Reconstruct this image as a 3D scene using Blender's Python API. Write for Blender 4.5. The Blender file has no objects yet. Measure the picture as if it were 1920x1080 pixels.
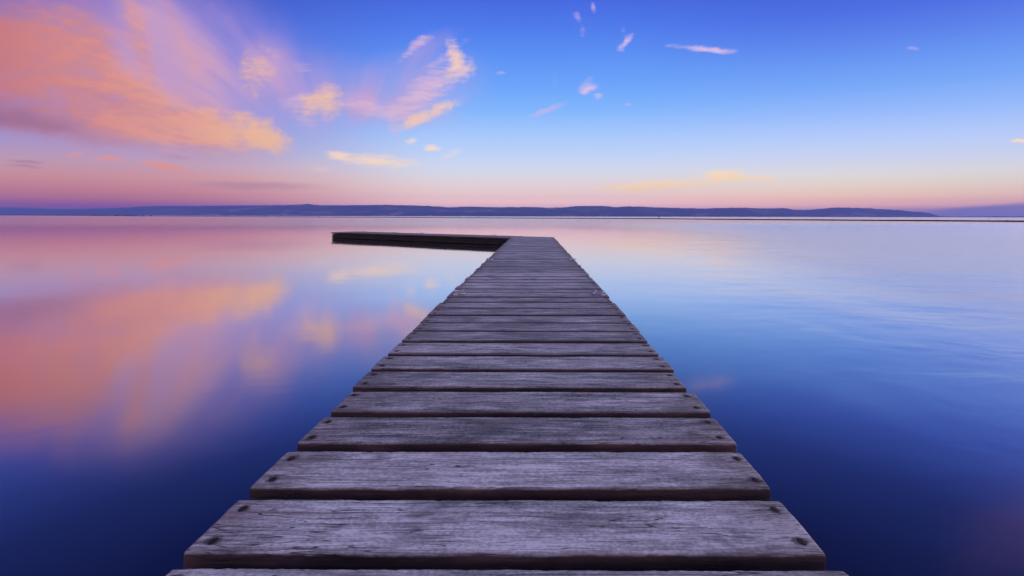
import bpy, bmesh, math, random
from mathutils import Vector, Matrix, noise

random.seed(7)
S = bpy.context.scene
COL = S.collection
F = 680.0            # focal length in photograph pixels (1920 wide)
VX, VY = 1001.0, 405.5
ROLL = 0.002         # horizon slope
CAM_H = 1.0125
DECK = 0.2625          # top of the deck above the water
HC = CAM_H - DECK

# ------------------------------------------------------------------ helpers
def srgb(r, g, b, a=1.0):
    def f(c):
        c /= 255.0
        return c / 12.92 if c <= 0.04045 else ((c + 0.055) / 1.055) ** 2.4
    return (f(r), f(g), f(b), a)

def tag(o, label=None, cat=None, group=None, kind=None):
    if label: o['label'] = label
    if cat: o['category'] = cat
    if group: o['group'] = group
    if kind: o['kind'] = kind
    return o

def empty(name, loc=(0, 0, 0), rz=0.0, parent=None):
    o = bpy.data.objects.new(name, None)
    COL.objects.link(o)
    o.location = loc
    o.rotation_euler = (0, 0, rz)
    o.empty_display_size = 0.1
    o.parent = parent
    return o

def link(name, me, mat, parent=None, loc=(0, 0, 0), rz=0.0, smooth=False):
    o = bpy.data.objects.new(name, me)
    COL.objects.link(o)
    if mat and not me.materials: me.materials.append(mat)
    o.parent = parent
    o.location = loc
    o.rotation_euler = (0, 0, rz)
    if smooth:
        for p in me.polygons: p.use_smooth = True
    return o

def mesh_from(name, verts, faces):
    me = bpy.data.meshes.new(name)
    me.from_pydata([tuple(v) for v in verts], [], faces)
    me.update()
    return me

def box_into(bm, cx, cy, cz, sx, sy, sz, rz=0.0, bevel=0.0):
    r = bmesh.ops.create_cube(bm, size=1.0)
    vs = r['verts']
    M = Matrix.Translation((cx, cy, cz)) @ Matrix.Rotation(rz, 4, 'Z') @ Matrix.Diagonal((sx, sy, sz, 1))
    bmesh.ops.transform(bm, matrix=M, verts=vs)
    if bevel:
        es = list({e for v in vs for e in v.link_edges})
        bmesh.ops.bevel(bm, geom=es, offset=bevel, segments=2, affect='EDGES')

def bm_mesh(name, bm):
    me = bpy.data.meshes.new(name)
    bm.normal_update()
    bm.to_mesh(me); bm.free()
    return me

def cyl_into(bm, x, y, z0, z1, r0, r1, seg=12):
    r = bmesh.ops.create_cone(bm, cap_ends=True, segments=seg, radius1=r0, radius2=r1, depth=z1 - z0)
    bmesh.ops.translate(bm, vec=(x, y, (z0 + z1) / 2), verts=r['verts'])

def tube(name, pts, rad, closed=False, seg=10):
    verts, faces = [], []
    n = len(pts)
    pts = [Vector(p) for p in pts]
    for i in range(n):
        if closed: t = pts[(i + 1) % n] - pts[(i - 1) % n]
        else: t = pts[min(i + 1, n - 1)] - pts[max(i - 1, 0)]
        t.normalize()
        up = Vector((0, 0, 1)) if abs(t.z) < .9 else Vector((1, 0, 0))
        a = t.cross(up).normalized(); b = t.cross(a)
        for k in range(seg):
            w = 2 * math.pi * k / seg
            verts.append(pts[i] + (a * math.cos(w) + b * math.sin(w)) * rad)
    m = n if closed else n - 1
    for i in range(m):
        j = (i + 1) % n
        for k in range(seg):
            l = (k + 1) % seg
            faces.append((i * seg + k, i * seg + l, j * seg + l, j * seg + k))
    if not closed:
        faces.append(tuple(range(seg)))
        faces.append(tuple(reversed(range((n - 1) * seg, n * seg))))
    return mesh_from(name, verts, faces)

# node helper -----------------------------------------------------------------
class NT:
    def __init__(s, tree): s.t = tree; s.n = tree.nodes; s.l = tree.links
    def new(s, typ, **kw):
        n = s.n.new(typ)
        for k, v in kw.items(): setattr(n, k, v)
        return n
    def put(s, sock, v):
        if isinstance(v, bpy.types.NodeSocket): s.l.new(v, sock)
        elif v is not None: sock.default_value = v
    def math(s, op, a, b=None, c=None, clamp=False):
        n = s.new('ShaderNodeMath', operation=op, use_clamp=clamp)
        s.put(n.inputs[0], a)
        if b is not None: s.put(n.inputs[1], b)
        if c is not None: s.put(n.inputs[2], c)
        return n.outputs[0]
    def vmath(s, op, a, b=None):
        n = s.new('ShaderNodeVectorMath', operation=op)
        s.put(n.inputs[0], a)
        if b is not None:
            s.put(n.inputs['Scale'] if op == 'SCALE' else n.inputs[1], b)
        return n.outputs['Value'] if op in ('LENGTH', 'DOT_PRODUCT') else n.outputs[0]
    def mapping(s, v, loc=(0, 0, 0), rot=(0, 0, 0), scale=(1, 1, 1), typ='POINT'):
        n = s.new('ShaderNodeMapping', vector_type=typ)
        s.put(n.inputs['Vector'], v)
        n.inputs['Location'].default_value = loc
        n.inputs['Rotation'].default_value = rot
        n.inputs['Scale'].default_value = scale
        return n.outputs[0]
    def noise(s, v, scale=1.0, detail=2.0, rough=0.5, dist=0.0, color=False):
        n = s.new('ShaderNodeTexNoise')
        s.put(n.inputs['Vector'], v)
        n.inputs['Scale'].default_value = scale
        n.inputs['Detail'].default_value = detail
        n.inputs['Roughness'].default_value = rough
        n.inputs['Distortion'].default_value = dist
        return n.outputs['Color'] if color else n.outputs[0]
    def rng(s, v, a, b, c=0.0, d=1.0, smooth=True):
        n = s.new('ShaderNodeMapRange', interpolation_type='SMOOTHSTEP' if smooth else 'LINEAR')
        s.put(n.inputs['Value'], v)
        n.inputs['From Min'].default_value = a; n.inputs['From Max'].default_value = b
        n.inputs['To Min'].default_value = c; n.inputs['To Max'].default_value = d
        return n.outputs[0]
    def mix(s, f, a, b, blend='MIX'):
        n = s.new('ShaderNodeMix', data_type='RGBA', blend_type=blend)
        s.put(n.inputs[0], f); s.put(n.inputs[6], a); s.put(n.inputs[7], b)
        return n.outputs[2]
    def ramp(s, f, stops, interp='LINEAR'):
        n = s.new('ShaderNodeValToRGB')
        cr = n.color_ramp; cr.interpolation = interp
        while len(cr.elements) < len(stops): cr.elements.new(0.5)
        for e, (p, c) in zip(cr.elements, stops): e.position = p
        for e, (p, c) in zip(cr.elements, stops):
            e.color = c if len(c) == 4 else (*c, 1)
        s.put(n.inputs[0], f)
        return n.outputs[0]
    def sep(s, v):
        n = s.new('ShaderNodeSeparateXYZ'); s.put(n.inputs[0], v); return n.outputs
    def comb(s, x, y, z=0.0):
        n = s.new('ShaderNodeCombineXYZ')
        s.put(n.inputs[0], x); s.put(n.inputs[1], y); s.put(n.inputs[2], z)
        return n.outputs[0]

# ------------------------------------------------------------------ world / sky
W = bpy.data.worlds.new("World"); S.world = W
W.use_nodes = True
W.node_tree.nodes.clear()
T = NT(W.node_tree)
out = T.new('ShaderNodeOutputWorld')
bg = T.new('ShaderNodeBackground')
T.l.new(bg.outputs[0], out.inputs['Surface'])
tc = T.new('ShaderNodeTexCoord')
D = T.vmath('NORMALIZE', tc.outputs['Generated'])
dx, dy, dz = T.sep(D)
dzc = T.math('MAXIMUM', dz, 0.0)
hor2 = T.math('ADD', T.math('MULTIPLY', dx, dx), T.math('MULTIPLY', dy, dy))
g = T.math('DIVIDE', dzc, T.math('SQRT', T.math('ADD', T.math('ADD', T.math('MULTIPLY', T.math('MULTIPLY', dx, dx), .25), T.math('MULTIPLY', dy, dy)), 1e-5)))
gr = T.math('MULTIPLY', g, 0.8)          # ramp coordinate, covers g up to 1.25
side = T.math('DIVIDE', dx, T.math('SQRT', T.math('ADD', hor2, 1e-6)))

HAZE_D, HAZE_TOP = .00019, 185.0
HAZE_C = (.11, .14, .52)               # what the lit air adds along a long line of sight
def through_haze(c, gg):
    """sky beyond the haze, so that the sky seen through it has the wanted colour"""
    e = math.atan(max(gg, 1e-4))
    path = min((HAZE_TOP - 1) / math.sin(e), 8800)
    t = math.exp(-HAZE_D * path)
    return tuple(max(0.0, (v - (1 - t) * h) / t) for v, h in zip(c[:3], HAZE_C)) + (1,)
def stops(col, k):
    """col: list of (photo row, r, g, b); k: column stretch"""
    r = []
    for y, a, b, c in col:
        gg = (405.5 - y) / 680.0 / k
        r.append((max(0, min(1, gg * 0.8)), through_haze(srgb(a, b, c), gg)))
    return sorted(r, key=lambda t: t[0])
SKY_L = [(400, 118, 92, 158), (388, 142, 100, 156), (372, 182, 118, 152), (352, 200, 132, 152), (330, 206, 147, 158),
         (300, 194, 156, 180), (262, 160, 150, 205), (215, 130, 138, 220), (120, 100, 118, 218), (0, 78, 100, 210),
         (-110, 55, 80, 180), (-260, 44, 64, 155), (-440, 42, 60, 145)]
SKY_C = [(400, 185, 162, 212), (385, 216, 178, 206), (370, 222, 190, 206), (350, 222, 205, 214), (320, 208, 214, 236),
         (285, 186, 208, 248), (250, 164, 198, 252), (205, 128, 180, 252), (160, 108, 163, 250), (100, 90, 142, 243),
         (50, 78, 122, 234), (0, 70, 104, 224), (-110, 54, 82, 192), (-260, 42, 64, 160), (-440, 42, 60, 148)]
SKY_R = [(400, 165, 158, 212), (388, 212, 165, 198), (374, 230, 184, 190), (350, 230, 208, 200), (322, 222, 218, 222),
         (290, 204, 212, 240), (250, 182, 204, 252), (200, 150, 186, 252), (150, 120, 168, 248), (100, 102, 150, 243),
         (50, 88, 128, 234), (0, 74, 108, 226), (-110, 54, 82, 192), (-260, 42, 64, 160), (-440, 42, 60, 148)]
rl = T.ramp(gr, stops(SKY_L, 1.2)); rc = T.ramp(gr, stops(SKY_C, 1.0)); rr = T.ramp(gr, stops(SKY_R, 1.15))
fl = T.rng(side, -0.80, -0.22); fr = T.rng(side, 0.15, 0.72)
sky = T.mix(fl, rl, rc)
sky = T.mix(fr, sky, rr)
# afterglow of the low sun, in the half of the sky behind the viewer
glow = T.ramp(gr, [(0, srgb(225, 165, 160)), (.1, srgb(230, 180, 175)), (.3, srgb(215, 185, 205)), (.6, srgb(170, 160, 215)), (1, srgb(95, 105, 180))])
back = T.rng(dy, 0.05, -0.5)
sky = T.mix(back, sky, glow)

# sky-plane coordinates in front: direction projected on the plane y = 1, in photo pixels / 100
hy = T.math('MAXIMUM', dy, 0.03)
Xp = T.math('MULTIPLY_ADD', T.math('DIVIDE', dx, hy), F / 100, VX / 100)
Yp = T.math('MULTIPLY_ADD', T.math('DIVIDE', dzc, hy), -F / 100, VY / 100)
Yr = T.math('MULTIPLY_ADD', T.math('SUBTRACT', Xp, VX / 100), -ROLL, Yp)
P0 = T.comb(Xp, Yp, 0.0)
w1 = T.vmath('SUBTRACT', T.noise(P0, 1.1, 3, .55, color=True), (.5, .5, .5))
w2 = T.vmath('SUBTRACT', T.noise(P0, 5.0, 3, .6, color=True), (.5, .5, .5))
P = T.vmath('ADD', P0, T.vmath('ADD', T.vmath('MULTIPLY', w1, (.35, .28, 0)), T.vmath('MULTIPLY', w2, (.16, .10, 0))))
PS = T.vmath('ADD', P0, T.vmath('MULTIPLY', w2, (.14, .10, 0)))      # small clouds: less warp

def after(dep, src):
    """chain the strokes one behind the other (keeps the shader's stack small)"""
    if dep is None: return src
    n = T.new('ShaderNodeVectorMath', operation='MULTIPLY_ADD')
    T.put(n.inputs[0], dep); n.inputs[1].default_value = (1e-7, 1e-7, 0); T.put(n.inputs[2], src)
    return n.outputs[0]
def stroke(cx, cy, rx, ry, rot=0.0, k=1.0, soft=0.15, src=None, dep=None):
    m = T.mapping(after(dep, src or P), (cx / 100, cy / 100, 0), (0, 0, math.radians(rot)), (rx / 100, ry / 100, 1), 'TEXTURE')
    return T.rng(T.vmath('LENGTH', m), 1.0, soft, 0.0, k)
def layer(lst, src=None):
    acc = None
    for a in lst:
        v = stroke(*a, src=src, dep=acc if acc is not None else sky)
        acc = v if acc is None else T.math('ADD', acc, v)
    return acc

# radiating streaks of the big cloud, fanned out from its lower right tip
q = T.sep(T.vmath('SUBTRACT', P0, (6.2, 3.6, 0)))
rad = T.math('SQRT', T.math('ADD', T.math('MULTIPLY', q[0], q[0]), T.math('MULTIPLY', q[1], q[1])))
ang = T.math('ADD', T.math('ARCTAN2', T.math('MULTIPLY', q[1], -1), T.math('MULTIPLY', q[0], -1)), T.math('MULTIPLY', rad, 0.045))
streak = T.noise(T.comb(T.math('MULTIPLY', ang, 5.0), T.math('MULTIPLY', rad, 0.28), 3.1), 1.0, 4, .5)
streak_f = T.noise(T.comb(T.math('MULTIPLY', ang, 13.0), T.math('MULTIPLY', rad, 0.8), 7.7), 1.0, 4, .55)
st = T.math('ADD', T.math('MULTIPLY', streak, .7), T.math('MULTIPLY', streak_f, .3))
wisp = T.noise(T.mapping(P0, scale=(1.0, 2.2, 1), rot=(0, 0, .3)), 2.2, 3, .6, .4)
puff = T.noise(P0, 3.4, 4, .66, .5)
fib = T.noise(T.mapping(PS, scale=(1.1, 7.0, 1), rot=(0, 0, math.radians(38))), 1.6, 3, .6, .3)      # filaments rising to the right
hfib = T.noise(T.mapping(PS, scale=(1.0, 5.0, 1)), 2.4, 3, .6, .3)
def ragged(d, n, amp, lo, hi, top=1.0):
    """cloud edge broken up by noise"""
    v = T.math('ADD', d, T.math('MULTIPLY', T.math('SUBTRACT', n, .5), amp))
    v = T.math('MULTIPLY', v, T.rng(d, 0, .3))
    return T.rng(v, lo, hi, 0, top)

base = sky
# ---- left part of the evening sky: the big cloud and its offshoots
veil = layer([(330, 110, 350, 200, 22, .85, 0), (500, 130, 80, 85, 20, .5, 0), (600, 185, 150, 110, 0, .48, 0), (770, 165, 180, 90, -10, .6, 0),
              (150, 170, 420, 190, 14, .8, 0), (720, 205, 180, 45, 10, .5, 0), (800, 90, 80, 30, -30, .3, 0), (260, 40, 200, 110, 10, .3, 0)])
veil = T.math('MINIMUM', T.math('MULTIPLY', veil, T.rng(st, .30, .62, .50, 1.05)), .84)
sky = T.mix(veil, sky, srgb(208, 166, 206))
pinkw = layer([(700, 203, 110, 30, 14, .7, 0), (800, 172, 120, 46, -38, .85, 0), (790, 77, 40, 16, -24, .7, 0), (766, 100, 50, 12, -40, .45, 0),
               (566, 126, 32, 22, 10, .5, 0), (573, 235, 44, 26, 0, .35, 0), (840, 100, 80, 16, -35, .45, 0), (740, 245, 34, 18, 60, .35, 0),
               (937, 138, 16, 9, -15, .4, 0), (560, 195, 70, 40, 0, .45, 0)], PS)
pinkw = ragged(pinkw, fib, 1.6, .0, 1.15, .85)
sky = T.mix(pinkw, sky, srgb(234, 192, 214))
salmon = layer([(0, 95, 280, 110, 24, 1.0, .1), (150, 160, 260, 95, 28, .9, 0), (285, 220, 240, 84, 16, .95, .1), (390, 250, 190, 50, 8, .8, 0),
                (165, 65, 150, 56, 62, .8, 0), (262, 80, 150, 34, 74, .6, 0), (60, 10, 130, 70, 30, .45, 0), 
                (370, 130, 80, 100, -25, .3, 0), (40, 205, 300, 75, 12, .85, .1), (60, 40, 190, 80, 24, .45, 0), (335, 60, 130, 22, 66, .22, 0), (200, 120, 200, 90, 35, .35, 0), (200, 40, 230, 120, 20, .28, 0)])
fine = T.noise(T.comb(T.math('MULTIPLY', ang, 30.0), T.math('MULTIPLY', rad, 1.0), 1.7), 1.0, 4, .58, .15)
tex = T.math('ADD', T.math('ADD', T.math('MULTIPLY', st, .55), T.math('MULTIPLY', wisp, .20)), T.math('MULTIPLY', fine, .25))
salmon = T.math('MULTIPLY', T.math('MINIMUM', salmon, 1.25), T.rng(tex, .36, .56, .58, 1.0), clamp=True)
scol = T.ramp(T.math('DIVIDE', Xp, 6.0), [(0, srgb(208, 124, 120)), (.3, srgb(230, 148, 128)), (.62, srgb(242, 170, 142)), (1, srgb(248, 194, 158))])
scol = T.mix(T.rng(tex, .56, .42, 0, .55), scol, srgb(190, 132, 158))
sky = T.mix(salmon, sky, scol)
shadow = layer([(-10, 200, 240, 44, 12, .4, 0), (130, 248, 240, 30, 9, .7, 0), (20, 20, 60, 60, 0, .2, 0), (0, 224, 200, 34, 7, .55, 0), (230, 200, 200, 14, 20, .3, 0)])
shadow = T.math('MULTIPLY', shadow, T.rng(st, .66, .42, .45, 1.0), clamp=True)
sky = T.mix(shadow, sky, T.ramp(T.math('DIVIDE', Xp, 6.0), [(0, srgb(166, 108, 134)), (.6, srgb(198, 142, 154))]))
core = layer([(430, 250, 160, 46, 8, .8, 0), (500, 262, 70, 36, 22, .95, .1), (455, 218, 46, 22, 8, .75, 0), (495, 228, 30, 18, 5, .7, 0),
              (395, 208, 42, 18, 0, .55, 0), (608, 190, 62, 54, 8, .95, 0), (560, 200, 60, 34, -15, .45, 0), (488, 120, 62, 60, 25, .62, 0), (470, 160, 50, 40, 60, .45, 0), (850, 98, 26, 50, -14, .75, 0), (864, 128, 44, 44, -10, .85, 0),
              (815, 208, 96, 22, -23, .95, 0), (770, 232, 46, 20, -28, .65, 0), (260, 258, 130, 32, 8, .4, 0), (835, 152, 50, 24, -50, .4, 0)], PS)
core = ragged(core, T.math('ADD', T.math('MULTIPLY', puff, .6), T.math('MULTIPLY', fib, .4)), 2.5, .08, 1.3, .95)
ccol = T.ramp(T.math('DIVIDE', Xp, 10.0), [(.2, srgb(240, 160, 118)), (.48, srgb(250, 192, 146)), (.62, srgb(248, 200, 168)), (.85, srgb(250, 208, 192))])
sky = T.mix(core, sky, ccol)
peach = layer([(705, 302, 135, 21, 5, .8, 0), (632, 291, 36, 16, 10, .65, 0), (810, 278, 28, 12, 0, .9, 0), (845, 289, 40, 13, -20, .45, 0), (770, 267, 26, 11, -20, .5, 0), (600, 318, 60, 14, 0, .3, 0)], PS)
peach = ragged(peach, hfib, 1.3, .02, 1.15, .78)
sky = T.mix(peach, sky, through_haze(srgb(252, 214, 186), .12))
low = layer([(205, 299, 52, 11, 3, .75, .1), (308, 312, 72, 13, 10, .85, .1), (140, 291, 34, 11, -6, .5, .1), (420, 334, 150, 20, 3, .35, 0), (270, 330, 140, 24, 0, .3, 0)], PS)
low = ragged(low, hfib, .7, .05, .95, .75)
sky = T.mix(low, sky, through_haze(srgb(228, 148, 142), .13))
mauve = layer([(50, 305, 50, 5, 5, .7, .1), (45, 313, 50, 4.5, 5, .6, .1), (480, 349, 180, 12, 1, .5, .1), (330, 295, 44, 6, 8, .35, .1)], PS)
mauve = T.math('MULTIPLY', mauve, .75)
sky = T.mix(mauve, sky, srgb(168, 118, 152))
sky_left = sky
# ---- right part: thin wisps and a low bank
sky = T.vmath('ADD', base, T.vmath('SCALE', sky_left, 0.0)) if False else base
pw2 = layer([(1025, 206, 64, 11, -21, .6, 0), (1100, 165, 60, 50, 0, .16, 0), (1090, 50, 50, 60, 60, .14, 0), (1040, 150, 22, 40, 0, .2, 0)], PS)
sky = T.mix(ragged(pw2, fib, .5, .0, 1.0, .8), sky, srgb(222, 190, 226))
spark = layer([(1172, 79, 34, 12, -52, 1.0, 0), (1312, 90, 96, 10, 4, .85, 0), (1352, 95, 50, 8, 4, .6, 0), (1102, 166, 32, 16, -14, .9, 0), (1096, 172, 12, 16, 40, .4, 0),
               (1121, 180, 14, 13, 0, .7, 0), (1178, 195, 20, 9, 0, .6, 0), (1083, 31, 12, 18, -30, .6, 0), (1113, 15, 11, 16, -10, .6, 0),
               (1711, 89, 24, 9, 0, .5, 0), (1090, 60, 14, 30, 0, .3, 0), (1168, 60, 14, 24, 10, .3, 0), (1100, 150, 26, 14, -30, .35, 0)], PS)
spark = ragged(spark, T.math('ADD', T.math('MULTIPLY', puff, .5), T.math('MULTIPLY', hfib, .5)), 1.9, .04, 1.3, .82)
sky = T.mix(spark, sky, srgb(240, 204, 230))
peach = layer([(1352, 326, 66, 17, -3, .85, 0), (1410, 333, 105, 11, 1, .7, 0), (1240, 346, 200, 16, -3, .9, 0), (1180, 353, 90, 10, 0, .35, 0), (1916, 262, 36, 7, 0, .9, 0)], PS)
peach = ragged(peach, hfib, 1.0, .06, 1.0, .85)
sky = T.mix(peach, sky, through_haze(srgb(250, 216, 182), .12))
bank = T.rng(T.math('SUBTRACT', Yr, T.math('MULTIPLY_ADD', T.math('SUBTRACT', Xp, 17.3), -0.085, 3.93)), -.06, .05)
bank = T.math('MULTIPLY', bank, T.rng(Xp, 15.6, 18.2, 0, .8))
sky = T.mix(bank, sky, through_haze(srgb(138, 136, 206), .035))
over = layer([(1960, -190, 260, 130, 20, .22, 0)])
sky = T.mix(over, sky, srgb(205, 140, 175))
# a little physical twilight sky under the coloured air
nish = T.new('ShaderNodeTexSky', sky_type='NISHITA', sun_disc=False)
nish.sun_elevation = math.radians(34)
nish.sun_rotation = math.radians(72)
nish.altitude = 5; nish.air_density = 1.0; nish.dust_density = .6; nish.ozone_density = 2.0
nb = T.vmath('SCALE', nish.outputs[0], 0.003)
def back_sky(col):
    n = T.new('ShaderNodeBackground'); T.put(n.inputs['Color'], T.vmath('ADD', col, nb)); return n.outputs[0]
T.n.remove(bg)
isl = T.math('LESS_THAN', Xp, 9.7)
isf = T.math('GREATER_THAN', dy, .05)
m1 = T.new('ShaderNodeMixShader'); T.put(m1.inputs[0], isl)
T.l.new(back_sky(sky), m1.inputs[1]); T.l.new(back_sky(sky_left), m1.inputs[2])
m2 = T.new('ShaderNodeMixShader'); T.put(m2.inputs[0], isf)
T.l.new(back_sky(base), m2.inputs[1]); T.l.new(m1.outputs[0], m2.inputs[2])
T.l.new(m2.outputs[0], out.inputs['Surface'])
W.cycles.sampling_method = 'NONE'

# ------------------------------------------------------------------ sun
sd = bpy.data.lights.new('low_sun', 'SUN')
sd.energy = 1.25; sd.angle = math.radians(14); sd.color = (1.0, .82, .80)
so = bpy.data.objects.new('low_sun', sd); COL.objects.link(so)
el, az = math.radians(34), math.radians(72)
dirv = Vector((math.sin(az) * math.cos(el), math.cos(az) * math.cos(el), math.sin(el)))
so.rotation_euler = dirv.to_track_quat('Z', 'Y').to_euler()

# ------------------------------------------------------------------ materials
def material(name):
    m = bpy.data.materials.new(name); m.use_nodes = True
    nt = m.node_tree; nt.nodes.clear()
    N = NT(nt)
    o = N.new('ShaderNodeOutputMaterial')
    return m, N, o
def principled(N, o):
    p = N.new('ShaderNodeBsdfPrincipled'); N.l.new(p.outputs[0], o.inputs['Surface']); return p

def wood_material(name, bolt_stain=True, far=False):
    m, N, o = material(name); p = principled(N, o)
    tcn = N.new('ShaderNodeTexCoord'); oi = N.new('ShaderNodeObjectInfo')
    ob = tcn.outputs['Object']
    rnd = oi.outputs['Random']
    off = N.comb(N.math('MULTIPLY', rnd, 37.0), N.math('MULTIPLY', rnd, 91.0), N.math('MULTIPLY', rnd, 13.0))
    v = N.vmath('ADD', ob, off)
    # gentle waviness of the grain
    wv = N.math('MULTIPLY', N.math('SUBTRACT', N.noise(N.mapping(v, scale=(2.2, 5, 5)), 1, 2), .5), .022)
    vs = N.sep(v)
    vg = N.comb(vs[0], N.math('ADD', vs[1], wv), vs[2])
    grain = N.noise(N.mapping(vg, scale=(3.2, 70, 60)), 1, 5, .62)
    fibre = N.noise(N.mapping(vg, scale=(9, 300, 200)), 1, 4, .7)
    speck = N.noise(N.mapping(v, scale=(90, 170, 100)), 1, 2, .6)
    patch = N.noise(N.mapping(vg, scale=(2.6, 9, 9)), 1, 5, .62, .6)
    blot = N.noise(N.mapping(v, scale=(7, 22, 20)), 1, 6, .7, .5)
    cr = N.noise(N.mapping(vg, scale=(2.6, 46, 40)), 1, 2, .5)
    crack = N.rng(N.math('ABSOLUTE', N.math('SUBTRACT', cr, .5)), .0, .014, 1, 0)
    cgate = N.rng(N.noise(N.mapping(v, scale=(5, 14, 10)), 1, 2), .50, .60)
    crack = N.math('MULTIPLY', crack, cgate)
    # end checks: denser splits close to the plank's ends
    os_ = N.sep(ob)
    ax = N.math('ABSOLUTE', os_[0]); ay = N.math('ABSOLUTE', os_[1])
    endz = N.rng(ax, .50, .70)
    ec = N.rng(N.math('ABSOLUTE', N.math('SUBTRACT', N.noise(N.mapping(vg, scale=(4, 85, 40)), 1, 2, .5), .5)), .0, .022, 1, 0)
    ec = N.math('MULTIPLY', N.math('MULTIPLY', ec, endz), .8)
    crack = N.math('MAXIMUM', crack, ec)
    f = N.math('ADD', N.math('MULTIPLY', grain, .36), N.math('MULTIPLY', patch, .34))
    f = N.math('ADD', f, N.math('MULTIPLY', blot, .215))
    f = N.math('ADD', f, N.math('MULTIPLY', fibre, .42))
    f = N.math('ADD', f, N.math('MULTIPLY', speck, .26))
    f = N.math('ADD', f, N.math('MULTIPLY', N.math('SUBTRACT', rnd, .5), .10))
    col = N.ramp(f, [(.61, (.030, .029, .028)), (.685, (.13, .128, .121)), (.75, (.28, .276, .26)), (.83, (.47, .462, .44)), (.91, (.78, .765, .73))])
    # long dark grain lines and broad damp blotches
    ln = N.noise(N.mapping(vg, scale=(1.5, 135, 90)), 1, 3, .65)
    col = N.mix(N.rng(ln, .56, .66, 0, .62), col, (.035, .033, .033, 1))
    dk = N.noise(N.mapping(v, scale=(2.4, 7, 5), loc=(3, 8, 2)), 1, 5, .68, .5)
    col = N.mix(N.rng(dk, .50, .68, 0, .62), col, (.06, .058, .06, 1))
    ew = N.math('ADD', N.math('MULTIPLY', ay, 12.5), N.math('MULTIPLY', N.math('SUBTRACT', blot, .5), .55))
    col = N.mix(N.rng(ew, .84, 1.02, 0, .6), col, (.085, .058, .056, 1))
    # greenish algae and warm worn zones
    alg = N.rng(N.noise(N.mapping(v, scale=(2.2, 8, 5), loc=(5, 2, 1)), 1, 4, .6), .56, .72, 0, .45)
    col = N.mix(alg, col, (.13, .145, .11, 1))
    warm = N.rng(N.noise(N.mapping(v, scale=(1.7, 12, 5), loc=(9, 4, 3)), 1, 4, .6), .55, .72, 0, .40)
    col = N.mix(warm, col, (.30, .20, .19, 1))
    col = N.mix(N.math('MULTIPLY', endz, .30), col, (.23, .17, .15, 1))
    col = N.mix(N.math('MULTIPLY', crack, .9), col, (.018, .014, .014, 1))
    if bolt_stain:
        bd = N.vmath('LENGTH', N.comb(N.math('MULTIPLY', N.math('SUBTRACT', ax, .680), .62), N.math('SUBTRACT', ay, .046), 0))
        bn = N.math('MULTIPLY', N.math('SUBTRACT', blot, .5), .035)
        sta = N.rng(N.math('ADD', bd, bn), .008, .016, .8, 0)
        col = N.mix(sta, col, (.045, .028, .024, 1))
    # the sawn flanks keep a dark damp brown
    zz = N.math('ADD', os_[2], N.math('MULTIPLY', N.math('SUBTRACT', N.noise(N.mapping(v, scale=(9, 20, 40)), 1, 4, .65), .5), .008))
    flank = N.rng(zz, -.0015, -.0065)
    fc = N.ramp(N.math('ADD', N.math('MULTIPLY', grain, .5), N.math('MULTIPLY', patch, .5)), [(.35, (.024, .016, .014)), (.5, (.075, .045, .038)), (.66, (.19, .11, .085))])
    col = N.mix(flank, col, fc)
    N.put(p.inputs['Base Color'], col)
    N.put(p.inputs['Roughness'], N.rng(f, .6, .95, .62, .82))
    p.inputs['Specular IOR Level'].default_value = .55
    h = N.math('ADD', N.math('MULTIPLY', grain, .55), N.math('MULTIPLY', fibre, .35))
    h = N.math('SUBTRACT', h, N.math('MULTIPLY', crack, 1.2))
    h = N.math('ADD', h, N.math('MULTIPLY', blot, .35))
    b = N.new('ShaderNodeBump'); b.inputs['Strength'].default_value = .65; b.inputs['Distance'].default_value = .0035
    N.put(b.inputs['Height'], h); N.l.new(b.outputs[0], p.inputs['Normal'])
    return m

M_wood = wood_material('weathered_plank_wood')
M_arm = wood_material('weathered_arm_wood', bolt_stain=False)

def simple(name, c1, c2, scale=(8, 8, 8), rough=.8, metal=0.0, bump=.3, bdist=.01, spec=.5):
    m, N, o = material(name); p = principled(N, o)
    tcn = N.new('ShaderNodeTexCoord')
    n = N.noise(N.mapping(tcn.outputs['Object'], scale=scale), 1, 5, .6)
    N.put(p.inputs['Base Color'], N.ramp(n, [(.35, c1), (.65, c2)]))
    p.inputs['Specular IOR Level'].default_value = spec; p.inputs['Roughness'].default_value = rough; p.inputs['Metallic'].default_value = metal
    b = N.new('ShaderNodeBump'); b.inputs['Strength'].default_value = bump; b.inputs['Distance'].default_value = bdist
    N.put(b.inputs['Height'], n); N.l.new(b.outputs[0], p.inputs['Normal'])
    return m
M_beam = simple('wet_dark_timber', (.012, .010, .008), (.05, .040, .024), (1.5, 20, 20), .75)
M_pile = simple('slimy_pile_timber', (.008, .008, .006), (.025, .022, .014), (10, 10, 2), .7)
M_bolt = simple('rusted_iron', (.012, .009, .009), (.045, .024, .020), (120, 120, 120), .75, .3, .6, .002)
M_galv = simple('galvanised_steel', (.50, .47, .50), (.72, .70, .74), (60, 60, 60), .38, .55, .2, .001)
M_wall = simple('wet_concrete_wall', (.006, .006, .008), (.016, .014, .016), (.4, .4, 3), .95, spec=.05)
M_shore = simple('dark_shore_stone', (.010, .009, .010), (.05, .035, .03), (.02, .02, .3), .9)
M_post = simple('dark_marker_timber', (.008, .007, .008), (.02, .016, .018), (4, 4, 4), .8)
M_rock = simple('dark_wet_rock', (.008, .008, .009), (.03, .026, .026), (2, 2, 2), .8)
M_pale = simple('pale_render', (.55, .52, .50), (.75, .72, .70), (.1, .1, .1), .8)
M_red = simple('red_brick_far', (.30, .06, .05), (.40, .09, .07), (.1, .1, .1), .8)
M_roof = simple('slate_roof', (.08, .07, .08), (.13, .11, .12), (.1, .1, .1), .8)

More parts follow.
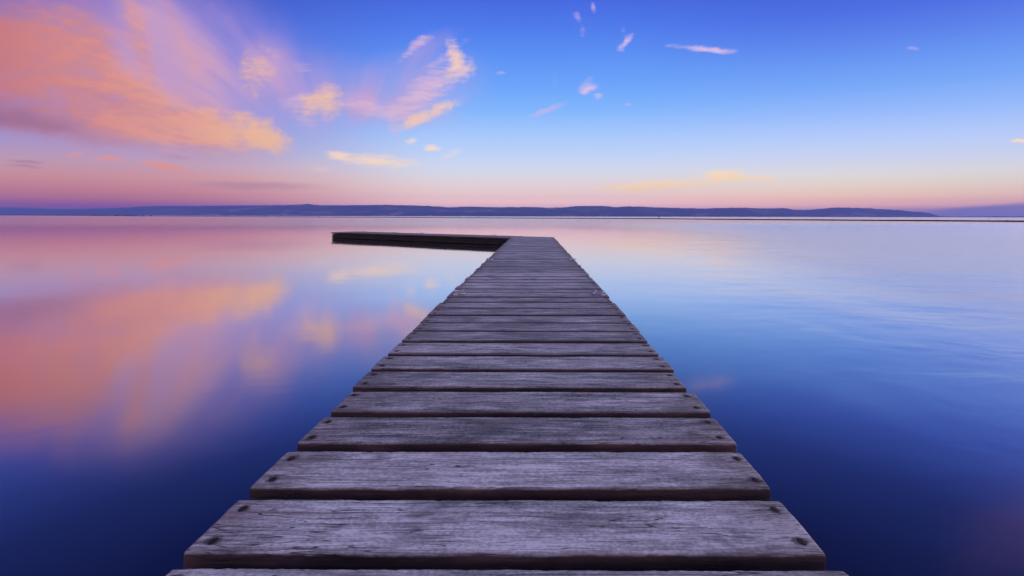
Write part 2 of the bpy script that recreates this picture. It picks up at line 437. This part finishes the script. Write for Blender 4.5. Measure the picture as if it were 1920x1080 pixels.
# water ------------------------------------------------------------------------
M_water, N, o = material('still_lake_water')
tcn = N.new('ShaderNodeTexCoord'); geo = N.new('ShaderNodeNewGeometry')
pos = geo.outputs['Position']; ps = N.sep(pos)
ruf = N.math('ADD', ps[0], N.math('MULTIPLY', N.math('SUBTRACT', N.noise(N.mapping(pos, scale=(.35, .18, 1)), 1, 3, .55), .5), 3.0))
ruf = N.math('DIVIDE', ruf, N.math('MULTIPLY_ADD', ps[1], .16, 1.0))
mask = N.rng(ruf, .5, 3.4)
fade = N.rng(N.vmath('LENGTH', pos), 110, 12, 0.0, 1)
n1 = N.noise(N.mapping(pos, scale=(1.1, 2.2, 1), rot=(0, 0, .25)), 1, 3, .5, .6)
n2 = N.noise(N.mapping(pos, scale=(.30, .75, 1), rot=(0, 0, -.12)), 1, 3, .5, .4)
amp = N.math('MULTIPLY_ADD', mask, .62, .06)
hgt = N.math('MULTIPLY', N.math('ADD', N.math('MULTIPLY', n1, .6), N.math('MULTIPLY', n2, 2.0)), amp)
bmp = N.new('ShaderNodeBump'); bmp.inputs['Distance'].default_value = .035
N.put(bmp.inputs['Strength'], N.math('MULTIPLY', fade, .8)); N.put(bmp.inputs['Height'], hgt)
gl = N.new('ShaderNodeBsdfAnisotropic', distribution='GGX')
gl.inputs['Color'].default_value = (.97, .94, .96, 1)
N.put(gl.inputs['Roughness'], N.math('ADD', N.math('MULTIPLY', N.math('MULTIPLY', mask, N.rng(ps[1], 70, 25)), .165), N.math('ADD', N.rng(ps[1], 3.0, 9, .082, .056), N.rng(ps[1], 17, 48, 0, .085))))
N.l.new(bmp.outputs[0], gl.inputs['Normal'])
df = N.new('ShaderNodeBsdfDiffuse'); df.inputs['Color'].default_value = (.006, .009, .030, 1)
lw = N.new('ShaderNodeLayerWeight'); lw.inputs['Blend'].default_value = .5
def gv(x): return (x, x, x, 1)
refl = N.ramp(lw.outputs['Facing'], [(0, gv(.02)), (.25, gv(.04)), (.40, gv(.10)), (.54, gv(.26)), (.655, gv(.54)), (.79, gv(.84)), (.93, gv(.96)), (1, gv(1))])
ms = N.new('ShaderNodeMixShader')
N.put(ms.inputs[0], refl); N.l.new(df.outputs[0], ms.inputs[1]); N.l.new(gl.outputs[0], ms.inputs[2])
N.l.new(ms.outputs[0], o.inputs['Surface'])
me = mesh_from('water', [(-8500, -1500, 0), (8500, -1500, 0), (8500, 8500, 0), (-8500, 8500, 0)], [(0, 1, 2, 3)])
tag(link('water', me, M_water), 'still lake surface mirroring the pink and blue sky', 'water', kind='structure')

# ------------------------------------------------------------------ jetty
PX_L, PX_R = -.775, .655
PCX, PW = (PX_L + PX_R) / 2, PX_R - PX_L
jetty = empty('wooden_jetty', (PCX, 6.0, 0))
tag(jetty, 'long grey weathered plank jetty running out from the viewer and turning left at its end', 'jetty')

TH = .050
def plank_mesh(name, length, depth, nseg, seed, amp=1.0):
    r = .0065
    hd = depth / 2
    prof = []
    # cross-section in (y, z); top at z = 0
    def arc(cy, cz, a0, a1, n):
        for i in range(n + 1):
            a = math.radians(a0 + (a1 - a0) * i / n)
            prof.append((cy + r * math.cos(a), cz + r * math.sin(a)))
    arc(hd - r, -r, 0, 90, 3)
    for k in range(1, 6): prof.append((hd - r - (2 * hd - 2 * r) * k / 6, 0.0))
    arc(-hd + r, -r, 90, 180, 3)
    prof.append((-hd, -TH * .5))
    arc(-hd + r * .6, -TH + r, 180, 270, 2)
    arc(hd - r * .6, -TH + r, 270, 360, 2)
    prof.append((hd, -TH * .5))
    np_ = len(prof)
    xs = [-length / 2 + length * i / nseg for i in range(nseg + 1)]
    e = .004
    xs = [-length / 2, -length / 2 + e] + xs[1:-1] + [length / 2 - e, length / 2]
    verts, faces = [], []
    rs = random.Random(seed)
    ends = (rs.uniform(-.010, .010), rs.uniform(-.010, .010))
    bow = rs.uniform(-.002, .002)
    for i, x in enumerate(xs):
        shr = 1.0
        if i == 0 or i == len(xs) - 1: shr = .93
        xe = x + (ends[0] if x < 0 else ends[1]) * abs(2 * x / length) ** 8
        for j, (y, z) in enumerate(prof):
            n1 = noise.noise(Vector((x * 9, seed * 7.1 + (3 if y > 0 else -3), z * 30)))
            n2 = noise.noise(Vector((x * 45, seed * 3.3 + (5 if y > 0 else -5), z * 60)))
            n3 = noise.noise(Vector((x * 160, seed * 1.7 + y * 80, z * 90)))
            edge = min(1, max(0, (abs(y) - hd * .8) / (hd * .2)))
            yy = y + (1 if y > 0 else -1) * edge * amp * (n1 * .0022 + n2 * .0018 + n3 * .0008)
            chip = max(0, noise.noise(Vector((x * 14, seed * 9.0 + (8 if y > 0 else -8), 2))) - .3) * (.006 if y > 0 else .016)
            if z > -.5 * TH:
                yy -= (1 if y > 0 else -1) * edge * chip * amp
            endw = max(0, abs(2 * x / length) - .93) / .07
            zz = z + amp * (noise.noise(Vector((x * 3, y * 20, seed))) * .0012 + n3 * .0004 * (z > -.01)) - edge * (z > -.02) * amp * (abs(n2) * .0018 + chip * .5) - endw * .0015 * (z > -.02)
            xx = xe + (0 if shr == 1 else amp * n3 * .002) + endw * amp * .003 * noise.noise(Vector((seed, y * 50, 1)))
            zc = -TH / 2
            verts.append((xx, (yy + bow * math.cos(math.pi * x / length)) * shr, zc + (zz - zc) * shr))
    for i in range(len(xs) - 1):
        for j in range(np_):
            k = (j + 1) % np_
            faces.append((i * np_ + j, i * np_ + k, (i + 1) * np_ + k, (i + 1) * np_ + j))
    faces.append(tuple(reversed(range(np_))))
    faces.append(tuple(range((len(xs) - 1) * np_, len(xs) * np_)))
    me = mesh_from(name, verts, faces)
    bm = bmesh.new(); bm.from_mesh(me); bmesh.ops.recalc_face_normals(bm, faces=bm.faces); bm.to_mesh(me); bm.free()
    return me

def bolt_mesh():
    bm = bmesh.new()
    rings = [(.0, .0016), (.005, .0022), (.009, .0016), (.0115, -.0004), (.0125, -.003)]
    seg = 14; vr = []
    for r, z in rings[1:]:
        vr.append([bm.verts.new((r * math.cos(2 * math.pi * k / seg), r * math.sin(2 * math.pi * k / seg), z)) for k in range(seg)])
    c = bm.verts.new((0, 0, rings[0][1]))
    for k in range(seg): bm.faces.new((c, vr[0][k], vr[0][(k + 1) % seg]))
    for a, b in zip(vr[:-1], vr[1:]):
        for k in range(seg): bm.faces.new((a[k], b[k], b[(k + 1) % seg], a[(k + 1) % seg]))
    return bm_mesh('bolt', bm)
BOLT = bolt_mesh()

rows = [(1066.5, 1215), (935, 1036), (848, 917), (783.5, 832.5), (735, 773), (698, 727), (668, 691.5), (642, 663), (621.5, 638.5),
        (605.5, 619.5), (592, 604), (579, 590.5), (567, 577.5), (557.5, 565.5)]
planks = []
for yb, yf in rows:
    planks.append((510 / (yb - VY), 510 / (yf - VY)))
planks.insert(0, (planks[0][1] - .028, planks[0][1] - .028 - .160))
z = planks[-1][0]
END = 12.9
while z < END - .19:
    d = random.uniform(.162, .171)
    gap = random.uniform(.021, .031)
    planks.append((z + gap + d, z + gap)); z += gap + d
WID = [(0, -.775, .655), (.85, -.775, .655), (2.0, -.795, .687), (3.55, -.81, .705), (13, -.818, .718), (20, -.82, .72)]
def edges(d):
    for a, b in zip(WID[:-1], WID[1:]):
        if a[0] <= d <= b[0]:
            t = (d - a[0]) / (b[0] - a[0]); return a[1] + (b[1] - a[1]) * t, a[2] + (b[2] - a[2]) * t
    return WID[-1][1:]
for i, (zb, zf) in enumerate(planks):
    zb, zf = max(zb, zf), min(zb, zf)
    dep = zb - zf + .003
    mid = (zb + zf) / 2
    near = i < 8
    me = plank_mesh('plank', PW, dep, 170 if near else (60 if i < 24 else 16), i + 1, 1.0 if i < 24 else .6)
    me.materials.append(M_wood)
    o = link('plank', me, None, jetty, (random.uniform(-.004, .004), mid - 6.0, DECK + random.uniform(-.003, .003)), random.uniform(-.002, .002), smooth=True)
    eL, eR = edges(mid)
    o.scale.x = (eR - eL) / PW; o.location.x = (eL + eR) / 2 - PCX + random.uniform(-.004, .004)
    if i <= 26:
        for sx in (-1, 1):
            for sy in (-1, 1):
                bo = bpy.data.objects.new('bolt', BOLT); COL.objects.link(bo); bo.parent = o
                if not BOLT.materials: BOLT.materials.append(M_bolt)
                bo.location = (sx * .680 + random.uniform(-.003, .003), sy * .046 + random.uniform(-.003, .003), -.0012)
                bo.rotation_euler = (random.uniform(-.06, .06), random.uniform(-.06, .06), random.uniform(0, 6))
for p in BOLT.polygons: p.use_smooth = True

# bearers under the planks and piles into the water
def part_box(name, x, y, z, sx, sy, sz, mat, bevel=.006, rz=0.0, parent=jetty):
    bm = bmesh.new(); box_into(bm, 0, 0, 0, sx, sy, sz, 0, bevel)
    return link(name, bm_mesh(name, bm), mat, parent, (x, y, z), rz)
for sx in (-.56, .56):
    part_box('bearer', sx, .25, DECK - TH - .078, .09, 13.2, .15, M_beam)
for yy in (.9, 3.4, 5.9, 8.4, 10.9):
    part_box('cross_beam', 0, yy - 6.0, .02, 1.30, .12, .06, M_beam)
for yy in (.9, 3.4, 5.9, 8.4, 10.9):
    for sx in (-.56, .56):
        bm = bmesh.new(); cyl_into(bm, 0, 0, -.9, -.03, .08, .07, 16)
        link('support_pile', bm_mesh('support_pile', bm), M_pile, jetty, (sx, yy - 6.0, .02), smooth=False)

# the arm: turns left and slightly away
C0 = Vector((PX_L, 12.0 * 1.0))                    # near inner corner
C1 = Vector((PX_R, 12.95))                         # far outer corner
def gpt(px, py):                                    # photo pixel on the deck plane -> ground point
    yh = VY + ROLL * (px - VX)
    d = F * HC / (py - yh)
    return Vector(((px - VX) / F * d, d))
A_in = gpt(958, 446.3); A_far = gpt(620.5, 435.6)
ad = (A_far - A_in).normalized()
an = Vector((-ad.y, ad.x)); an = an if an.y > 0 else -an
AW = 1.20; AL = (A_far - A_in).length
aang = math.atan2(ad.y, ad.x)
arm_o = A_in + an * (AW / 2)                        # arm centreline start; local +X runs to the far end
ext = 1.25                                          # overlap towards the outer corner
bm = bmesh.new()
x = .12
while x < AL - .1:
    d = .165
    box_into(bm, x + d / 2, random.uniform(-.004, .004), -TH / 2 - .001 + random.uniform(-.002, .002), d, AW + .04, TH, random.uniform(-.003, .003), .006)
    x += d + .024
ao = link('arm_deck', bm_mesh('arm_deck', bm), M_arm, jetty, (arm_o.x - PCX, arm_o.y - 6.0, DECK), aang)
ao['label'] = 'far planked arm turning left at the end of the jetty'
# the corner platform: the last planks of the main run are cut to the skewed far edge
corner = []
far_l = A_in + an * AW
out_r = Vector((.718, far_l.y + ad.y / ad.x * (.718 - far_l.x)))
bm = bmesh.new()
pl = [Vector((-.815, planks[-1][0] + .02)), Vector((.715, planks[-1][0] + .02)), out_r, far_l]
for s0, s1 in ((0, 1),):
    top = [bm.verts.new((v.x - PCX, v.y - 6.0, DECK - .003)) for v in pl]
    bot = [bm.verts.new((v.x - PCX, v.y - 6.0, DECK - TH)) for v in pl]
    bm.faces.new(top); bm.faces.new(list(reversed(bot)))
    for k in range(4): bm.faces.new((top[k], bot[k], bot[(k + 1) % 4], top[(k + 1) % 4]))
bmesh.ops.recalc_face_normals(bm, faces=bm.faces)
cme = bm_mesh('corner_deck', bm)
link('corner_deck', cme, M_arm, jetty, (0, 0, 0))
def arm_part(name, lx, ly, z, sx, sy, sz, mat, bevel=.01):
    c = arm_o + ad * lx + an * ly
    return part_box(name, c.x - PCX, c.y - 6.0, z, sx, sy, sz, mat, bevel, aang)
for s in (-1, 1):
    for kk, (zc, hz, exx) in enumerate(((.150, .072, .03), (.060, .080, .06))):
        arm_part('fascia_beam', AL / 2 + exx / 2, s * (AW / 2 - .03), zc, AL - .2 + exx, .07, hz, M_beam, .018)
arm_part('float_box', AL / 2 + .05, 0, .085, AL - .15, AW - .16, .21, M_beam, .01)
for lx in (AL * .25, AL * .5, AL * .75):
    for s in (-1, 1):
        c = arm_o + ad * lx + an * (s * (AW / 2 - .09))
        bm = bmesh.new(); cyl_into(bm, 0, 0, -.9, .18, .055, .05, 14)
        link('support_pile', bm_mesh('support_pile', bm), M_pile, jetty, (c.x - PCX, c.y - 6.0, 0))
for s in (-1, 1):   # outer fascia of the main run's right and left flank
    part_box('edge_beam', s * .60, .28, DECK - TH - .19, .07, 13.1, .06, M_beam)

# mooring eyes: bolted eye plate with a slack galvanised ring
def mooring(parent, x, y, z, flip, turn):
    bm = bmesh.new()
    cyl_into(bm, 0, 0, .0, .006, .026, .024, 14)
    for k in (-1, 1): cyl_into(bm, k * .014, 0, .006, .010, .005, .005, 8)
    e = link('mooring_eye', bm_mesh('mooring_eye', bm), M_galv, parent, (x, y, z), turn)
    pts = [(0.0, .014 * math.cos(a), .018 + .016 * math.sin(a)) for a in [math.pi * k / 8 * 1.0 - .0 for k in range(9)]]
    link('eye_loop', tube('eye_loop', pts, .0048), M_galv, e, smooth=True)
    n = 28; R = .052
    pts = []
    for k in range(n):
        a = 2 * math.pi * k / n
        lx = flip * (.040 + R * math.cos(a)); ly = R * .95 * math.sin(a)
        tilt = .030 * (1 - (math.cos(a) * 1 + 1) / 2)
        pts.append((lx, ly, .009 + tilt * .9))
    link('ring', tube('ring', pts, .0058, True), M_galv, e, smooth=True)
    pts = [(flip * (.085 + .010 * math.cos(t * 5)), .022 - .055 * t + .05, .012 + .022 * math.sin(t * math.pi)) for t in [k / 10 for k in range(11)]]
    link('shackle', tube('shackle', pts, .0055), M_galv, e, smooth=True)
    return e
for px, py, fl_ in ((857, 549.5, 1), (1128, 550, -1), (915, 488.5, 1), (1078, 488.5, -1)):
    q2 = gpt(px, py)
    # settle the eye on the nearest plank's middle
    zb = min(planks, key=lambda t: abs((t[0] + t[1]) / 2 - q2.y))
    mooring(jetty, q2.x - PCX, (zb[0] + zb[1]) / 2 - 6.0, DECK, fl_, .25 * fl_)
for t in (.09, .30, .47, .86):
    c = arm_o + ad * (AL * (1 - t)) + an * (AW / 2 - .07)
    mooring(jetty, c.x - PCX, c.y - 6.0, DECK, 1, aang)

# ------------------------------------------------------------------ breakwater wall
def gw(px, dist): return Vector(((px - VX) / F * dist, dist))
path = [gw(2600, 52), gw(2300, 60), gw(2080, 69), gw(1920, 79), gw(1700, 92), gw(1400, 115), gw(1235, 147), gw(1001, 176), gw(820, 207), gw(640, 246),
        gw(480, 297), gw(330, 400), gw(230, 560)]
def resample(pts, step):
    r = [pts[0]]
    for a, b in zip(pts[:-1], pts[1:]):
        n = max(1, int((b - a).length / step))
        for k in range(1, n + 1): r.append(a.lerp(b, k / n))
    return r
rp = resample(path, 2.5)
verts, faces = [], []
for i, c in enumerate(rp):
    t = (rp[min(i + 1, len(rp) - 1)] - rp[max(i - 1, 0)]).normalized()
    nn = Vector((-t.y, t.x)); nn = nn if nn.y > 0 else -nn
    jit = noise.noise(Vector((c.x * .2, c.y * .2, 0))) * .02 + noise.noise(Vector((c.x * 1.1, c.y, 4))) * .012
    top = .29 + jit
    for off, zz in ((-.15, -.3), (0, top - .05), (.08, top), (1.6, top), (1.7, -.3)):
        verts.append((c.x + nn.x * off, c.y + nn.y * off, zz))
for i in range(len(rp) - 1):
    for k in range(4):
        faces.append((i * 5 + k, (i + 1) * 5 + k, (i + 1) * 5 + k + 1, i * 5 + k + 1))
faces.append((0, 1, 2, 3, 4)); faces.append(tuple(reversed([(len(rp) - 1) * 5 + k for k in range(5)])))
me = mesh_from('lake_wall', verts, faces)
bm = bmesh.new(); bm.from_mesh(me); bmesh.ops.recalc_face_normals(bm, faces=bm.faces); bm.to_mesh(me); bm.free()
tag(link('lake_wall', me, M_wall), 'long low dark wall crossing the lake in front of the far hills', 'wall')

# marker posts
def post(px, dist, hgt, r, label, base=False, board=False):
    c = gw(px, dist)
    root = empty('marker_post', (c.x, c.y, 0)); tag(root, label, 'post', 'marker posts out on the lake')
    bm = bmesh.new(); cyl_into(bm, 0, 0, -.4, hgt, r, r * .8, 10)
    link('shaft', bm_mesh('shaft', bm), M_post, root)
    bm = bmesh.new(); cyl_into(bm, 0, 0, hgt - .002, hgt + .12, r * 1.7, r * .6, 10)
    link('cap', bm_mesh('cap', bm), M_post, root)
    if base:
        bm = bmesh.new(); cyl_into(bm, 0, 0, -.1, .42, .55, .2, 12)
        link('footing', bm_mesh('footing', bm), M_post, root)
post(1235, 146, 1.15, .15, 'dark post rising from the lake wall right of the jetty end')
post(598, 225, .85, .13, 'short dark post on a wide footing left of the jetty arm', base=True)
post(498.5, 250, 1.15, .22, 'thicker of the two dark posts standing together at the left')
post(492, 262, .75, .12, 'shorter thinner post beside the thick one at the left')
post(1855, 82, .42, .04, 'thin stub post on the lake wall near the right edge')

def rock(px, dist, w, d, h, label, seed):
    c = gw(px, dist)
    bm = bmesh.new(); bmesh.ops.create_icosphere(bm, subdivisions=3, radius=1.0)
    for v in bm.verts:
        n = 1 + .35 * noise.noise(v.co * 1.6 + Vector((seed, 0, 0))) + .15 * noise.noise(v.co * 4 + Vector((0, seed, 0)))
        v.co = Vector((v.co.x * w / 2 * n, v.co.y * d / 2 * n, v.co.z * h * n))
    o = link('rock', bm_mesh('rock', bm), M_rock, None, (c.x, c.y, 0.02), smooth=False)
    tag(o, label, 'rock', 'dark rocks near the low shore')
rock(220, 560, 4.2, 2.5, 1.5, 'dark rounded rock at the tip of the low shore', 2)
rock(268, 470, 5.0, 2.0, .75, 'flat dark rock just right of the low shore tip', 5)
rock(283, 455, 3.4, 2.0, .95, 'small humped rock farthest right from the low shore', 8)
cw = gw(1888, 81.3)
rock(1888, 81.6, .8, .7, .34, 'small dark boulder lying on the lake wall at the right', 11)

# ------------------------------------------------------------------ low shore at left
sp = [gw(232, 640), gw(200, 760), gw(150, 1050), (gw(90, 1500)), gw(20, 2300), gw(-160, 3300), gw(-420, 3900)]
rp = resample(sp, 14)
verts, faces = [], []
for i, c in enumerate(rp):
    t = (rp[min(i + 1, len(rp) - 1)] - rp[max(i - 1, 0)]).normalized()
    nn = Vector((-t.y, t.x)); nn = nn if nn.dot(Vector((-.7, .7))) > 0 else -nn
    D_ = c.y
    f = min(1, i / 12)
    hh = f * (.0009 * D_ + .0014 * D_ * max(0, noise.noise(Vector((c.x * .012, c.y * .012, 2))) + .15) + .0010 * D_ * max(0, noise.noise(Vector((c.x * .05, c.y * .05, 5)))))
    for off, zz in ((-4, -1), (0, .25 * hh), (8, hh), (30, hh * 1.05), (60, -1)):
        verts.append((c.x + nn.x * off * f, c.y + nn.y * off * f, zz))
for i in range(len(rp) - 1):
    for k in range(4):
        faces.append((i * 5 + k, (i + 1) * 5 + k, (i + 1) * 5 + k + 1, i * 5 + k + 1))
me = mesh_from('shore', verts, faces)
bm = bmesh.new(); bm.from_mesh(me); bmesh.ops.recalc_face_normals(bm, faces=bm.faces); bm.to_mesh(me); bm.free()
tag(link('shore', me, M_shore), 'low dark stony shore at the far left', 'shore', kind='structure')

# ------------------------------------------------------------------ hills
SKYL = [(-1400, 380), (-800, 384), (-300, 390), (0, 392.2), (110, 391.5), (170, 391), (230, 389.5), (270, 387.3), (310, 386), (350, 386.3), (370, 386.8), (400, 385.7), (440, 384.9), (500, 385.1),
        (540, 384.6), (560, 384), (572, 383), (585, 383.6), (600, 384.8), (640, 384.8), (680, 384.5), (720, 384), (765, 384.6), (772, 385), (800, 386), (825, 387.3), (840, 388.7), (880, 387.5),
        (940, 388.6), (1000, 389), (1030, 390.3), (1050, 390.4), (1065, 389.3), (1078, 387.6), (1100, 387), (1125, 386.5), (1140, 387.8), (1155, 389.3), (1180, 388.4),
        (1200, 388.2), (1240, 389), (1290, 390.4), (1320, 391.4), (1345, 391.2), (1395, 389.6), (1430, 391), (1470, 390.8), (1482, 392.5), (1490, 394.2), (1515, 394),
        (1540, 392.4), (1562, 390), (1580, 389.3), (1620, 390), (1650, 392), (1680, 393.8), (1720, 397), (1742, 399.6), (1752, 402.5), (1765, 405.6), (1790, 406.0),
        (1850, 405.8), (1872, 404.9), (1890, 405.8), (1930, 405.2), (2100, 403), (2500, 398), (3000, 396)]
def interp(tab, x):
    for (a, b), (c, d) in zip(tab[:-1], tab[1:]):
        if a <= x <= c:
            t = (x - a) / (c - a); t = t * t * (3 - 2 * t) * .5 + t * .5
            return b + (d - b) * t
    return tab[0][1] if x < tab[0][0] else tab[-1][1]

def ridge(name, tab, x0, x1, n, zs, zr, zb, mat, rough, base_w=None):
    rowsn = 18
    verts, faces = [], []
    for i in range(n + 1):
        px = x0 + (x1 - x0) * i / n
        yh = VY + ROLL * (px - VX)
        topa = max(.2, yh - interp(tab, px)) / F
        wob = noise.noise(Vector((px * .012, 0, 9)))
        for j in range(rowsn + 1):
            t = j / rowsn
            if t <= .75:
                s = t / .75
                d = zs + (zr - zs) * s + wob * 120 * (1 - s)
                hh = topa * zr * (math.sin(s * math.pi / 2) ** .9)
                hh *= 1 + .22 * (1 - s) * s * 4 * noise.noise(Vector((px * .010, s * 3.0, 1)))
                if s > 0: hh += rough * (noise.noise(Vector((px * .23, s * 14, 3))) + .6 * noise.noise(Vector((px * .6, s * 30, 5)))) * min(1, topa * 40)
                if j == 0: hh = -2
            else:
                s = (t - .75) / .25
                d = zr + (zb - zr) * s
                hh = topa * zr * (1 - s) * .96 - 2 * s
            verts.append(((px - VX) / F * d, d, hh))
    m = rowsn + 1
    for i in range(n):
        for j in range(rowsn):
            a = i * m + j
            faces.append((a, a + m, a + m + 1, a + 1))
    me = mesh_from(name, verts, faces)
    bm = bmesh.new(); bm.from_mesh(me); bmesh.ops.recalc_face_normals(bm, faces=bm.faces); bm.to_mesh(me); bm.free()
    return link(name, me, mat, smooth=True)

M_hill, N, o = material('wooded_farmland'); p = principled(N, o)
tcn = N.new('ShaderNodeTexCoord')
v = tcn.outputs['Object']
fields = N.new('ShaderNodeTexVoronoi'); N.put(fields.inputs['Vector'], N.mapping(v, scale=(.0045, .0045, .012))); fields.inputs['Scale'].default_value = 1
fc = N.sep(fields.outputs['Color'])[0]
wood_n = N.noise(N.mapping(v, scale=(.003, .003, .02)), 1, 5, .6)
colr = N.ramp(fc, [(.0, (.030, .050, .022)), (.35, (.070, .10, .04)), (.6, (.18, .17, .08)), (1, (.45, .34, .22))])
colr = N.mix(N.rng(wood_n, .40, .52), colr, (.012, .022, .013, 1))
tex = N.noise(N.mapping(v, scale=(.03, .03, .06)), 1, 4, .6)
colr = N.mix(N.rng(tex, .45, .6, 0, .5), colr, (.012, .02, .012, 1))
N.put(p.inputs['Base Color'], colr); p.inputs['Roughness'].default_value = .95; p.inputs['Specular IOR Level'].default_value = .1
tag(ridge('hills', SKYL, -1400, 3000, 1500, 4100, 5200, 5900, M_hill, 7.0), 'long low wooded hills on the far side of the lake', 'hills', kind='structure')
BACK = [(-1400, 376), (-400, 385), (0, 388.6), (40, 388.8), (100, 391), (160, 393), (260, 397), (400, 404), (3000, 404.5)]
tag(ridge('distant_hills', BACK, -1400, 420, 260, 6600, 7300, 7900, M_hill, 3.0), 'paler hill ridge behind the left end of the hills', 'hills', kind='structure')

# far shore houses
def house(px, dist, w, h, d, wallmat, label, zoff=0, tower=False):
    c = gw(px, dist)
    root = empty('house', (c.x, c.y, zoff)); tag(root, label, 'house', 'far shore buildings')
    bm = bmesh.new(); box_into(bm, 0, 0, h / 2 - 2, w, d, h + 4)
    link('wall', bm_mesh('wall', bm), wallmat, root)
    bm = bmesh.new()
    hw, hd = w / 2 + 1, d / 2 + 1
    vs = [bm.verts.new(t) for t in ((-hw, -hd, h), (hw, -hd, h), (hw, hd, h), (-hw, hd, h), (-hw * .7, 0, h * 1.35), (hw * .7, 0, h * 1.35))]
    for f_ in ((0, 1, 5, 4), (2, 3, 4, 5), (1, 2, 5), (3, 0, 4), (3, 2, 1, 0)): bm.faces.new([vs[k] for k in f_])
    link('roof', bm_mesh('roof', bm), M_roof, root)
house(806, 4060, 26, 9, 12, M_pale, 'pale house at the foot of the hills above the jetty arm')
house(722, 4050, 22, 7, 12, M_pale, 'small pale house left of the others on the far shore')
house(1102, 4050, 20, 20, 12, M_red, 'tall red brick building on the far shore')
house(1126, 4040, 24, 8, 12, M_pale, 'pale house just right of the red building on the far shore')
house(1137, 4045, 16, 9, 12, M_pale, 'narrow pale house at the right end of the far shore group')

# ------------------------------------------------------------------ haze
bm = bmesh.new(); box_into(bm, 0, 3500, (HAZE_TOP - 1) / 2, 17600, 10600, HAZE_TOP + 1)
mh, N, o = material('haze_air')
pv = N.new('ShaderNodeVolumePrincipled')
pv.inputs['Color'].default_value = (.36, .46, 1.0, 1)
pv.inputs['Density'].default_value = HAZE_D
pv.inputs['Anisotropy'].default_value = 0.0
N.l.new(pv.outputs[0], o.inputs['Volume'])
tag(link('haze', bm_mesh('haze', bm), mh), 'thin blue evening haze over the lake', 'haze', kind='stuff')

# ------------------------------------------------------------------ camera
cd = bpy.data.cameras.new('camera'); cam = bpy.data.objects.new('camera', cd); COL.objects.link(cam)
cam.location = (0, 0, CAM_H)
cam.rotation_mode = 'YXZ'
cam.matrix_world = Matrix.Translation((0, 0, CAM_H)) @ Matrix.Rotation(math.radians(90), 4, 'X') @ Matrix.Rotation(math.atan(ROLL), 4, 'Z')
cd.sensor_width = 36; cd.lens = 36 * F / 1920
cd.shift_x = -(VX - 960) / 1920
cd.shift_y = -(540 - VY) / 1920
cd.clip_start = .05; cd.clip_end = 30000
S.camera = cam

S.render.engine = 'CYCLES'
S.cycles.use_denoising = True
S.cycles.max_bounces = 6
S.cycles.volume_bounces = 2
S.view_settings.view_transform = 'Standard'
S.view_settings.look = 'None'
S.view_settings.exposure = 0
S.view_settings.gamma = 1
